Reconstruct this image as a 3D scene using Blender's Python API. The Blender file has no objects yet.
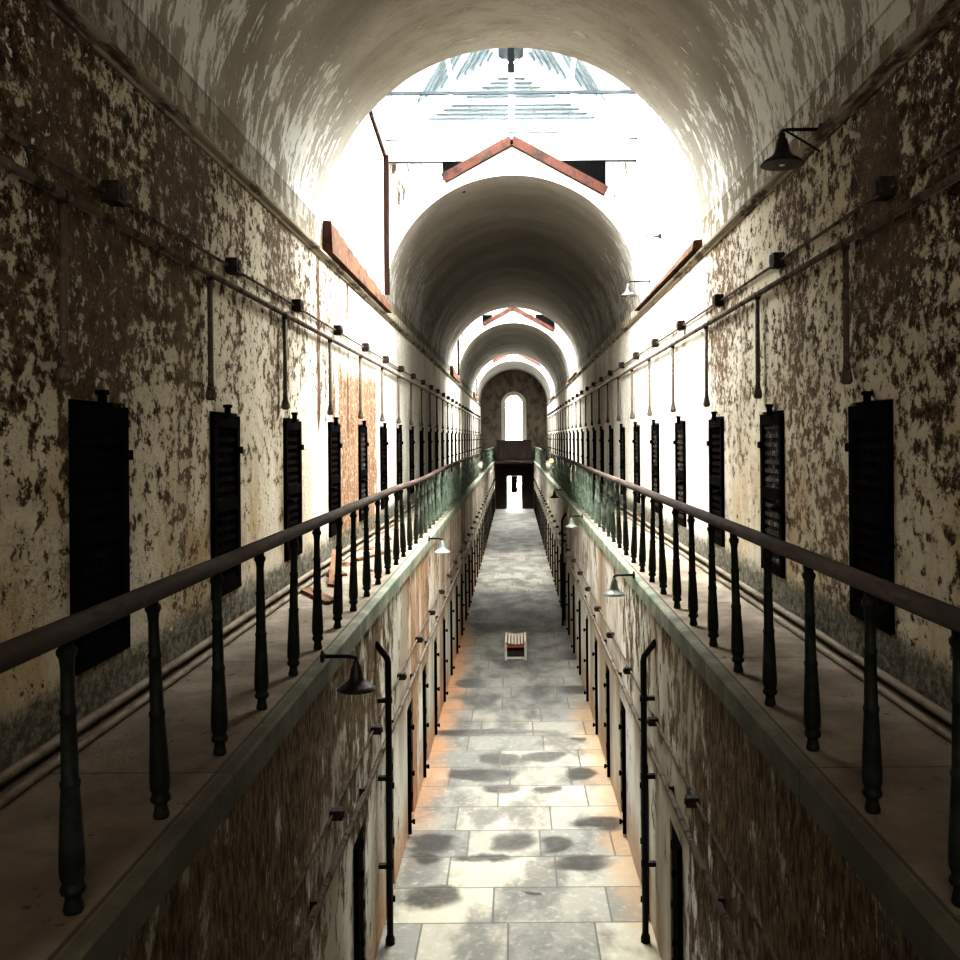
import bpy, bmesh, math, random
from mathutils import Vector, Matrix
random.seed(7)
PI = math.pi
COL = bpy.context.scene.collection

# ------------------------------------------------------------------ dimensions
CZ = 5.18                 # camera height above the ground floor
A = 2.40                  # half width between the upper walls
G = CZ - 1.61             # gallery floor level
SB = CZ - 1.80            # underside of the gallery slab
EDGE = 1.37               # gallery edge
LW = 1.42                 # half width between the lower walls
YN, YF = -3.0, 69.5       # near / far end of the block
CORN = CZ + 2.30          # cornice
VC = CZ + 2.53            # centre of the vault circle
EAVE = CZ + 5.85
RIDGE = CZ + 7.22
SKY = [(12.0, 17.8), (35.9, 40.6), (56.0, 60.5)]
VAULTS = [(YN, 12.0), (17.8, 35.9), (40.6, 56.0), (60.5, YF)]

# ------------------------------------------------------------------ node helper
class NT:
    def __init__(s, name, rough=0.85, spec=0.25):
        s.m = bpy.data.materials.new(name); s.m.use_nodes = True
        s.t = s.m.node_tree; s.b = s.t.nodes['Principled BSDF']
        s.b.inputs['Roughness'].default_value = rough
        s.b.inputs['Specular IOR Level'].default_value = spec
        s._pos = None
    def new(s, k): return s.t.nodes.new(k)
    def put(s, sock, v):
        if v is None: return
        if hasattr(v, 'is_output') or isinstance(v, bpy.types.NodeSocket): s.t.links.new(v, sock)
        else:
            if isinstance(v, (tuple, list)) and len(v) == 3 and len(sock.default_value) == 4: v = (*v, 1)
            sock.default_value = v
    def pos(s):
        if s._pos is None:
            s._pos = s.new('ShaderNodeTexCoord').outputs['Object']
        return s._pos
    def uv(s): return s.new('ShaderNodeTexCoord').outputs['UV']
    def xyz(s, v=None):
        n = s.new('ShaderNodeSeparateXYZ'); s.put(n.inputs[0], v or s.pos()); return n.outputs
    def m_(s, op, a, b=None, c=None, clamp=False):
        n = s.new('ShaderNodeMath'); n.operation = op; n.use_clamp = clamp
        s.put(n.inputs[0], a); s.put(n.inputs[1], b)
        if c is not None: s.put(n.inputs[2], c)
        return n.outputs[0]
    def add(s, a, b): return s.m_('ADD', a, b)
    def sub(s, a, b): return s.m_('SUBTRACT', a, b)
    def mul(s, a, b): return s.m_('MULTIPLY', a, b)
    def scale(s, v, sc):
        n = s.new('ShaderNodeVectorMath'); n.operation = 'MULTIPLY'
        s.put(n.inputs[0], v); n.inputs[1].default_value = sc; return n.outputs[0]
    def off(s, v, o):
        n = s.new('ShaderNodeVectorMath'); n.operation = 'ADD'
        s.put(n.inputs[0], v); s.put(n.inputs[1], o); return n.outputs[0]
    def noise(s, v, scale=5, detail=4, rough=.55, dist=0.0):
        n = s.new('ShaderNodeTexNoise'); s.put(n.inputs['Vector'], v)
        n.inputs['Scale'].default_value = scale; n.inputs['Detail'].default_value = detail
        n.inputs['Roughness'].default_value = rough; n.inputs['Distortion'].default_value = dist
        return n.outputs['Fac']
    def step(s, v, a, b):
        n = s.new('ShaderNodeMapRange'); n.interpolation_type = 'SMOOTHSTEP'
        s.put(n.inputs[0], v); s.put(n.inputs[1], a); s.put(n.inputs[2], b)
        return n.outputs[0]
    def lin(s, v, a, b, c=0.0, d=1.0):
        n = s.new('ShaderNodeMapRange'); s.put(n.inputs[0], v)
        for i, q in enumerate((a, b, c, d)): s.put(n.inputs[i+1], q)
        return n.outputs[0]
    def mix(s, f, a, b, mode='MIX'):
        n = s.new('ShaderNodeMix'); n.data_type = 'RGBA'; n.blend_type = mode
        s.put(n.inputs[0], f); s.put(n.inputs[6], a); s.put(n.inputs[7], b); return n.outputs[2]
    def color(s, c): s.put(s.b.inputs['Base Color'], c)
    def bump(s, h, dist=.02, st=.6):
        n = s.new('ShaderNodeBump'); n.inputs['Strength'].default_value = st
        n.inputs['Distance'].default_value = dist; s.put(n.inputs['Height'], h)
        s.t.links.new(n.outputs[0], s.b.inputs['Normal'])

def box_mask(t, c, a0, a1, soft, wob):
    """1 inside [a0,a1] on the scalar c, with a wobbling edge"""
    cw = t.add(c, wob)
    return t.mul(t.step(cw, a0 - soft, a0 + soft), t.sub(1.0, t.step(cw, a1 - soft, a1 + soft)))

# ------------------------------------------------------------------ materials
CREAM = (.60, .55, .44); WHITE = (.78, .76, .71); TAN = (.42, .31, .17)
BROWN = (.085, .052, .030); DARK = (.022, .015, .010); PEACH = (.26, .165, .11)

def upper_wall_mat(name, side):
    t = NT(name, .9, .15); p = t.pos(); x, y, z = t.xyz()
    seed = (0, 0, 0) if side < 0 else (3.7, 11.3, 5.1)
    q = t.off(p, seed)
    big = t.noise(t.scale(q, (1, 1, .55)), .75, 3, .5)
    mid = t.noise(t.scale(q, (1, .62, .72)), 10.0 if side < 0 else 13.0, 9, .74, .15)
    fine = t.noise(t.scale(q, (1, .7, .8)), 26, 5, .65)
    # how much has peeled: most near the camera and high on the wall
    near = t.lin(y, 3.0, 12.5, .080 if side > 0 else .068, -.02)
    far = t.lin(y, 12.0, 18.0, 0.0, -.09)
    up = t.lin(z, CZ - 1.0, CZ + 1.6, -.045, .02)
    v = t.add(t.add(t.mul(mid, .66), t.mul(big, .27)), t.add(t.mul(fine, .16), .026))
    v = t.add(t.add(v, near), t.add(far, up))
    peel = t.step(v, .597, .622)
    deep = t.step(t.add(v, t.mul(t.sub(fine, .5), .25)), .635, .70)
    flake = t.step(t.noise(t.scale(q, (1, .7, .6)), 20, 4, .7, .3), .57, .62)
    flake = t.mul(flake, t.step(t.noise(q, 1.4, 2), .42, .56))
    # sound paint: cream, whiter further on, ochre stains on the lower half
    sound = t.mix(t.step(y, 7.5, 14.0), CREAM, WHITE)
    sound = t.mix(t.mul(t.step(mid, .35, .62), .5), sound, (.43, .38, .28))
    st = t.mul(t.step(t.noise(t.scale(q, (1, 1, .35)), 1.6, 6, .65), .44, .62),
               t.mul(t.sub(1.0, t.step(z, CZ - .9, CZ + .5)), t.sub(1.0, t.step(y, 9, 14))))
    sound = t.mix(t.mul(st, .75), sound, TAN)
    peeled = t.mix(t.step(fine, .3, .7), BROWN, (.19, .125, .075))
    peeled = t.mix(deep, peeled, DARK)
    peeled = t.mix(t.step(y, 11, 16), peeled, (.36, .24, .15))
    peeled = t.mix(t.mul(flake, .95), peeled, (.80, .78, .72))
    c = t.mix(peel, sound, peeled)
    # fine dark specks in the sound paint
    speck = t.step(t.noise(q, 42, 3, .6), .64, .69)
    c = t.mix(t.mul(speck, .7), c, BROWN)
    c = t.mix(t.mul(t.step(big, .45, .62), .35), c, (.25, .19, .12))
    if side < 0:
        wob = t.mul(t.sub(t.noise(t.scale(q, (1, 1, .3)), 1.4, 5, .6), .5), 2.0)
        ex = t.mul(box_mask(t, y, 12.7, 16.6, .06, wob), box_mask(t, z, G, CZ + .98, .1, t.mul(wob, .35)))
        grain = t.noise(t.scale(q, (1, 1, .12)), 9, 6, .65)
        pc = t.mix(t.step(grain, .35, .7), PEACH, (.11, .06, .035))
        pc = t.mix(t.step(fine, .5, .62), pc, (.46, .33, .22))
        c = t.mix(ex, c, pc)
        for yy in (11.7, 13.75):
            stv = t.mul(box_mask(t, y, yy - .09, yy + .09, .03, t.mul(wob, .12)), box_mask(t, z, CZ + .2, CORN + .2, .1, wob))
            c = t.mix(t.mul(stv, t.step(grain, .3, .55)), c, (.11, .055, .03))
    # damp dark dado just above the gallery floor
    dz = t.add(z, t.mul(t.sub(mid, .5), .55))
    dado = t.sub(1.0, t.step(dz, G + .24, G + .40))
    dc = t.mix(t.step(fine, .4, .65), (.055, .06, .05), (.22, .20, .16))
    c = t.mix(t.mul(dado, .9), c, dc)
    # above the cornice the plaster of the vault foot begins
    band = t.step(z, CORN + .02, CORN + .05)
    bn = t.step(t.noise(t.scale(q, (1, 1, .5)), 5, 8, .7), .47, .56)
    c = t.mix(band, c, t.mix(bn, (.25, .21, .15), (.50, .49, .44)))
    t.color(c)
    t.bump(t.add(t.mul(peel, -1.0), t.add(t.mul(fine, .7), t.mul(flake, .5))), .025, .8)
    return t.m

def lower_wall_mat(name, side):
    t = NT(name, .9, .15); p = t.pos(); x, y, z = t.xyz()
    q = t.off(p, (1.3, 4.4, 2.2) if side < 0 else (8.1, 2.9, 6.3))
    mid = t.noise(t.scale(q, (1, .7, .42)), 5.5, 9, .72, .2)
    fine = t.noise(t.scale(q, (1, 1, .4)), 18, 5, .65)
    big = t.noise(t.scale(q, (1, .8, .35)), .8, 3, .5)
    near = t.lin(y, 6.0, 12.0, .10, -.025)
    lowz = t.lin(z, .8, 2.6, -.06, .02)
    v = t.add(t.add(t.add(t.mul(mid, .6), t.mul(big, .36)), t.mul(fine, .16)), t.add(near, lowz))
    peel = t.step(v, .57, .63)
    sound = t.mix(t.step(big, .35, .6), (.33, .29, .23), (.66, .64, .58))
    pe = t.mix(t.step(fine, .35, .65), (.050, .033, .019), (.20, .145, .085))
    pe = t.mix(t.step(y, 11, 15), pe, t.mix(t.step(fine, .4, .65), (.13, .08, .05), (.34, .22, .13)))
    pe = t.mix(t.mul(t.step(t.noise(t.scale(q, (1, 1, .3)), 26, 4, .7), .60, .68), .6), pe, (.55, .46, .34))
    c = t.mix(peel, sound, pe)
    # bare ochre plaster in vertical panels and at the foot
    wob = t.mul(t.sub(t.noise(t.scale(q, (1, 1, .2)), 1.3, 5, .6), .5), 1.6)
    och = t.step(t.noise(t.scale(q, (1, 1.0, .12)), .9, 5, .6), .475 if side < 0 else .57, .56 if side < 0 else .62)
    och = t.mul(och, t.mul(t.step(y, 9.0, 11.0), t.sub(1.0, t.step(y, 30, 45))))
    c = t.mix(t.mul(och, .85), c, t.mix(t.step(fine, .35, .7), (.42, .25, .14), (.20, .12, .07)))
    foot = t.mul(t.sub(1.0, t.step(t.add(z, wob), .1, .8)), t.step(y, 8, 11))
    c = t.mix(t.mul(foot, .7), c, (.50, .27, .13) if side < 0 else (.38, .25, .15))
    t.color(c)
    t.bump(t.add(t.mul(peel, -.8), fine), .03, .8)
    return t.m

def vault_mat():
    t = NT('vault_plaster', .9, .12); u = t.uv()      # uv: x = depth, y = arc length
    p = t.pos(); px, py, pz = t.xyz(); s = (None, t.sub(pz, VC))
    streak = t.noise(t.scale(u, (1, .36, 1)), 6.5, 10, .74, .25)
    big = t.noise(t.scale(u, (1, .45, 1)), .8, 4, .55)
    fine = t.noise(t.scale(u, (1, .5, 1)), 26, 4, .6)
    c = t.mix(t.step(big, .35, .65), (.275, .25, .21), (.40, .37, .32))
    c = t.mix(t.mul(t.step(streak, .48, .62), .45), c, (.22, .195, .15))
    foot = t.sub(1.0, t.step(s[1], .5, 2.1))
    wh = t.step(t.add(t.mul(streak, .75), t.add(t.mul(foot, .105), t.mul(big, .30))), .615, .65)
    wh = t.mul(wh, t.sub(1.0, t.mul(t.step(s[1], 1.2, 2.6), .75)))
    c = t.mix(wh, c, (.70, .70, .66))
    sp = t.step(t.noise(t.scale(u, (1, .4, 1)), 14, 5, .7), .64, .70)
    c = t.mix(t.mul(sp, .6), c, (.14, .12, .09))
    # seam and dirty band at the foot
    band = t.sub(1.0, t.step(s[1], .17, .19))
    c = t.mix(t.mul(band, .75), c, t.mix(t.mul(wh, t.lin(px, -1, 1, .35, 1.0)), (.165, .135, .09), (.62, .61, .56)))
    c = t.mix(t.mul(box_mask(t, s[1], .170, .190, .008, 0.0), .45), c, (.06, .05, .04))
    c = t.mix(t.mul(t.step(py, 14, 19), .55), c, (.12, .105, .088))  # dimness of the farther vaults painted into the plaster
    t.color(c); t.bump(t.add(t.mul(wh, .5), t.add(streak, t.mul(fine, .4))), .03, .6)
    return t.m

STAINS = []
def floor_mat():
    t = NT('flagstone', .75, .35); p = t.pos(); x, y, z = t.xyz()
    warp = t.mul(t.sub(t.noise(p, 1.1, 3), .5), .05)
    bt = t.new('ShaderNodeTexBrick'); bt.offset = .43; bt.offset_frequency = 2; bt.squash = .72; bt.squash_frequency = 3
    cmb = t.new('ShaderNodeCombineXYZ'); t.put(cmb.inputs[0], t.add(x, 1.55)); t.put(cmb.inputs[1], t.add(y, .25))
    t.put(bt.inputs['Vector'], t.off(cmb.outputs[0], (0, 0, 0)))
    for k, v in (('Color1', (.0, .0, .0, 1)), ('Color2', (1, 1, 1, 1)), ('Mortar', (.5, .5, .5, 1))): bt.inputs[k].default_value = v
    bt.inputs['Scale'].default_value = 1; bt.inputs['Mortar Size'].default_value = .012
    bt.inputs['Mortar Smooth'].default_value = .2; bt.inputs['Bias'].default_value = 0
    bt.inputs['Brick Width'].default_value = 1.28; bt.inputs['Row Height'].default_value = .80
    r = bt.outputs['Color']; mort = bt.outputs['Fac']
    c = t.mix(r, (.165, .165, .15), (.37, .345, .275))
    n1 = t.noise(t.scale(p, (1, .55, 1)), 1.3, 7, .62, .2); n2 = t.noise(p, 9, 6, .65)
    c = t.mix(t.mul(t.step(n1, .44, .62), .75), c, (.10, .097, .09))
    c = t.mix(t.mul(t.step(n2, .5, .75), .35), c, (.52, .50, .44))
    # greyer and darker from the middle on, weaker over one stretch
    gr = t.mul(t.step(y, 15.5, 18.5), t.sub(1.0, t.mul(t.mul(t.step(y, 31, 33), t.sub(1.0, t.step(y, 42, 45))), .5)))
    c = t.mix(t.mul(gr, .85), c, t.mix(t.step(n1, .3, .7), (.20, .19, .17), (.062, .060, .056)))
    # fallen ochre plaster along the left wall
    ex = t.add(x, t.mul(t.sub(t.noise(p, 1.6, 5, .6), .5), .9))
    oc = t.mul(t.sub(1.0, t.step(ex, -1.42, -.95)), t.mul(t.step(y, 11, 15), t.sub(1.0, t.step(y, 24, 28))))
    c = t.mix(t.mul(oc, .85), c, (.34, .19, .10))
    oc2 = t.mul(t.step(ex, .95, 1.35), t.mul(t.step(y, 9, 11), t.sub(1.0, t.step(y, 17, 20))))
    c = t.mix(t.mul(oc2, .6), c, (.36, .235, .13))
    wx = t.mul(t.sub(t.noise(p, 2.2, 4, .6), .5), .5)
    # damp stains
    dmp = None
    for (sx, sy, rx, ry) in STAINS:
        dx = t.m_('DIVIDE', t.sub(t.add(x, wx), sx), rx); dy = t.m_('DIVIDE', t.sub(t.add(y, wx), sy), ry)
        d = t.add(t.mul(dx, dx), t.mul(dy, dy))
        k = t.sub(1.0, t.step(d, .35, 1.35))
        dmp = k if dmp is None else t.m_('MAXIMUM', dmp, k)
    c = t.mix(t.mul(t.mul(dmp, t.lin(n2, .3, .6, .7, 1.0)), .86), c, (.026, .024, .023))
    c = t.mix(t.mul(mort, .8), c, (.10, .095, .085))
    t.color(c)
    t.put(t.b.inputs['Roughness'], t.lin(dmp, 0, 1, .8, .32))
    t.bump(t.add(t.mul(mort, -1.0), t.mul(n2, .35)), .02, .7)
    return t.m

def gallery_mat():
    t = NT('gallery_stone', .85, .25); p = t.pos()
    n = t.noise(p, 2.0, 7, .65); f = t.noise(p, 30, 4, .7); d = t.step(t.noise(t.scale(p, (1, .6, 1)), 13, 5, .7), .63, .68)
    c = t.mix(t.step(n, .35, .7), (.19, .155, .12), (.33, .285, .23))
    c = t.mix(t.mul(t.sub(1.0, t.step(t.add(t.xyz()[1], t.mul(n, 3.0)), 6.0, 11.0)), .32), c, (.085, .062, .045))  # shade near the camera painted into the floor colour
    c = t.mix(t.mul(t.step(f, .45, .7), .35), c, (.20, .16, .12))
    c = t.mix(t.mul(d, .75), c, (.06, .045, .035))
    x, y, z = t.xyz(); ax = t.m_('ABSOLUTE', x)
    edge = t.sub(1.0, t.step(ax, 1.43, 1.45))
    sj = t.m_('FRACT', t.mul(y, 1/2.3)); joint = t.sub(1.0, t.step(sj, .004, .010))
    ec = t.mix(t.step(n, .4, .65), (.17, .20, .155), (.33, .34, .26))
    ec = t.mix(t.mul(t.step(f, .5, .7), .5), ec, (.08, .08, .06))
    ec = t.mix(t.mul(t.sub(1.0, t.step(t.add(y, t.mul(n, 3.0)), 6.5, 13.0)), .85), ec, t.mix(n, (.05, .043, .033), (.14, .125, .095)))
    c = t.mix(edge, c, ec)
    c = t.mix(t.mul(box_mask(t, ax, 1.445, 1.465, .004, 0.0), .75), c, (.05, .045, .04))
    c = t.mix(t.mul(joint, .7), c, (.06, .05, .045))
    t.color(c); t.bump(t.add(t.mul(f, .6), n), .015, .6)
    return t.m

def flaky(name, base, peel, dark, scale=8, lo=.5, hi=.56, stretch=(1, 1, 1), rough=.75, spec=.25, bd=.01, metal=0.0):
    t = NT(name, rough, spec); p = t.scale(t.pos(), stretch)
    n = t.noise(p, scale, 7, .65, .2); f = t.noise(p, scale * 4, 4, .6)
    c = t.mix(t.step(n, lo, hi), base, peel)
    c = t.mix(t.mul(t.step(f, .55, .7), .6), c, dark)
    t.color(c); t.bump(t.add(n, t.mul(f, .4)), bd, .6); t.b.inputs['Metallic'].default_value = metal
    return t.m

def flat(name, c, rough=.6, spec=.3, emit=0.0, metal=0.0):
    t = NT(name, rough, spec); n = t.noise(t.pos(), 14, 4, .6)
    t.color(t.mix(n, tuple(v * .8 for v in c), tuple(min(1, v * 1.15) for v in c)))
    t.b.inputs['Metallic'].default_value = metal
    if emit:
        t.b.inputs['Emission Color'].default_value = (*c, 1); t.b.inputs['Emission Strength'].default_value = emit
    return t.m

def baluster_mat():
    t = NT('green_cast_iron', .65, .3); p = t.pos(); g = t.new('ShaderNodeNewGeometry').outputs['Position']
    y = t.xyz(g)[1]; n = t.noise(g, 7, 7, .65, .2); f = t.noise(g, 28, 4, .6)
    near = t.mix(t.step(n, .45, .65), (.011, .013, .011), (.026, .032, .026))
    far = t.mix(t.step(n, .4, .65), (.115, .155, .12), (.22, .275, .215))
    c = t.mix(t.step(y, 12, 22), near, far)  # near shade and far glare painted into the green
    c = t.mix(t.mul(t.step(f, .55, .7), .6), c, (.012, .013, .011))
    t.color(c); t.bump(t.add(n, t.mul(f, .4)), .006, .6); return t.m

def endwall_mat():
    t = NT('end_wall_plaster', .9, .1); p = t.pos(); z = t.xyz()[2]
    n = t.noise(t.scale(p, (1, 1, .7)), 2.5, 7, .65, .2); f = t.noise(p, 14, 4, .6)
    c = t.mix(t.step(n, .45, .62), (.20, .175, .145), (.115, .095, .075))
    c = t.mix(t.mul(t.step(f, .55, .7), .5), c, (.28, .25, .21))
    c = t.mix(t.sub(1.0, t.step(z, CZ - 1.5, CZ - .2)), c, t.mix(n, (.018, .014, .012), (.06, .045, .036)))
    t.color(c); t.bump(t.add(n, t.mul(f, .4)), .02, .6); return t.m

def glass_mat():
    m = bpy.data.materials.new('skylight_glass'); m.use_nodes = True; nt = m.node_tree
    nt.nodes.clear(); o = nt.nodes.new('ShaderNodeOutputMaterial')
    mx = nt.nodes.new('ShaderNodeMixShader'); tr = nt.nodes.new('ShaderNodeBsdfTransparent'); gl = nt.nodes.new('ShaderNodeBsdfGlossy')
    fr = nt.nodes.new('ShaderNodeFresnel'); fr.inputs[0].default_value = 1.3
    tr.inputs[0].default_value = (.93, .96, .97, 1); gl.inputs['Roughness'].default_value = .08
    nt.links.new(fr.outputs[0], mx.inputs[0]); nt.links.new(tr.outputs[0], mx.inputs[1]); nt.links.new(gl.outputs[0], mx.inputs[2])
    nt.links.new(mx.outputs[0], o.inputs[0]); return m

def px_floor(u, v, rx_px, rv_px):          # stain sizes read off the floor plan
    y = CZ * 950 / (v - 438); x = (u - 514) * y / 950
    ry = abs(CZ * 950 / (v - rv_px - 438) - CZ * 950 / (v + rv_px - 438)) / 2
    return (x, y, rx_px * y / 950, ry)
for a in [(508,842,24,9), (552,844,20,9), (578,864,30,9), (598,824,28,8), (456,774,14,6), (482,774,30,7), (578,774,17,6),
          (498,789,20,6), (543,790,14,4), (497,759,24,7), (540,757,20,6), (430,842,26,12), (420,858,18,8), (576,740,8,3),
          (480,732,60,4), (530,893,12,3), (430,895,30,14), (470,683,18,6), (565,690,30,5), (480,858,34,5), (562,656,20,5)]:
    STAINS.append(px_floor(*a))

M = dict(
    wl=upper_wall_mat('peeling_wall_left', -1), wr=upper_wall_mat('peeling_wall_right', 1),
    ll=lower_wall_mat('peeling_lower_wall_left', -1), lr=lower_wall_mat('peeling_lower_wall_right', 1),
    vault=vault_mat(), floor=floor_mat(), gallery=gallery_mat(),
    iron=flaky('black_iron', (.0045, .004, .004), (.011, .008, .006), (.002, .002, .002), 9, .5, .65, rough=.6, spec=.35),
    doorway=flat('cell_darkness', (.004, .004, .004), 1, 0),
    dooriron=flaky('door_iron', (.0045, .004, .004), (.011, .008, .006), (.002, .002, .002), 9, .5, .65, rough=.95, spec=.03),
    lattice=flaky('rusted_lattice', (.006, .0045, .004), (.018, .009, .006), (.003, .002, .002), 6, .48, .6, rough=.95, spec=.03),
    flecks=flaky('flaking_lattice', (.016, .009, .007), (.13, .11, .085), (.02, .014, .01), 11, .55, .6, rough=.8),
    rail=flaky('worn_wooden_rail', (.055, .038, .031), (.105, .08, .066), (.02, .014, .011), 6, .45, .65, (1, .15, 1), .75, .2),
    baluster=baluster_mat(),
    conduit=flaky('painted_conduit', (.115, .092, .07), (.04, .028, .021), (.24, .21, .17), 5, .5, .6, rough=.65),
    box=flaky('rusty_box', (.022, .017, .014), (.05, .032, .024), (.01, .008, .007), 10, rough=.7),
    cornice=flaky('cornice_plaster', (.29, .255, .20), (.095, .072, .052), (.45, .42, .36), 4, .5, .58, (1, .3, 1.5), .85, .15, .02),
    timber=flaky('rotting_timber', (.105, .056, .034), (.05, .024, .015), (.21, .145, .10), 5, .46, .6, (1, .4, .5), .85, .15, .03),
    darktimber=flaky('dark_timber', (.018, .008, .005), (.085, .038, .014), (.008, .004, .003), 4, .56, .64, (1, 1, .3), .8, .15, .02),
    redtimber=flaky('red_timber', (.042, .0135, .008), (.012, .006, .004), (.085, .045, .028), 5, .48, .62, rough=.85, bd=.02),
    whitewall=flaky('whitewashed_boards', (.80, .80, .78), (.62, .58, .50), (.36, .25, .17), 3, .56, .66, (1, 1, .25), .9, .1, .02),
    whitepaint=flat('white_paint', (.86, .88, .89), .6),
    greypaint=flat('grey_paint', (.030, .037, .042), .8, .1),
    louvre=flat('blue_grey_louvre', (.07, .09, .10), .8, .1),
    stained=flaky('stained_boards', (.80, .79, .76), (.045, .030, .020), (.30, .24, .18), 7, .52, .58, (1, 1, .16), .9, .1, .02),
    beam=flat('dark_ridge', (.008, .010, .011), .8, .1),
    glass=glass_mat(),
    lampblack=flaky('black_enamel', (.014, .012, .011), (.035, .025, .02), (.006, .006, .005), 12, rough=.4, spec=.5),
    lampgreen=flaky('grey_green_enamel', (.10, .115, .10), (.22, .23, .20), (.04, .04, .035), 12, rough=.4, spec=.5),
    lampwhite=flaky('pale_enamel', (.24, .28, .27), (.36, .39, .38), (.14, .15, .14), 9, rough=.35, spec=.5),
    lampinside=flat('white_enamel', (.66, .62, .54), .4),
    bulb=flat('frosted_bulb', (.75, .74, .70), .3),
    litbulb=flat('lit_bulb', (1.0, .58, .20), .4, .3, 2.6),
    slat=flaky('cream_slat', (.46, .41, .33), (.36, .29, .21), (.22, .15, .09), 6, .5, .65, (1, .3, 1), .7),
    bench=flaky('bench_wood', (.32, .295, .255), (.25, .21, .16), (.14, .10, .065), 6, .5, .65, rough=.7),
    benchred=flat('red_brown_wood', (.22, .07, .045), .7),
    endwall=endwall_mat(),
    stonetrim=flaky('pale_stone', (.66, .64, .58), (.5, .47, .41), (.3, .27, .22), 5, .55, .65),
    bridge=flaky('dark_stained_boards', (.026, .018, .014), (.05, .034, .026), (.010, .007, .006), 3, .5, .62, (1, 1, .3)),
    floorpipe=flaky('bare_pipe', (.21, .175, .13), (.13, .095, .065), (.12, .08, .055), 6, .5, .62, (1, .3, 1), .65),
    debris=flaky('broken_board', (.20, .115, .065), (.10, .052, .03), (.05, .028, .018), 6, .5, .62, (1, .3, 1), .85),
    doorpaint=flat('pale_door', (.74, .72, .68), .5),
)

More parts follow.
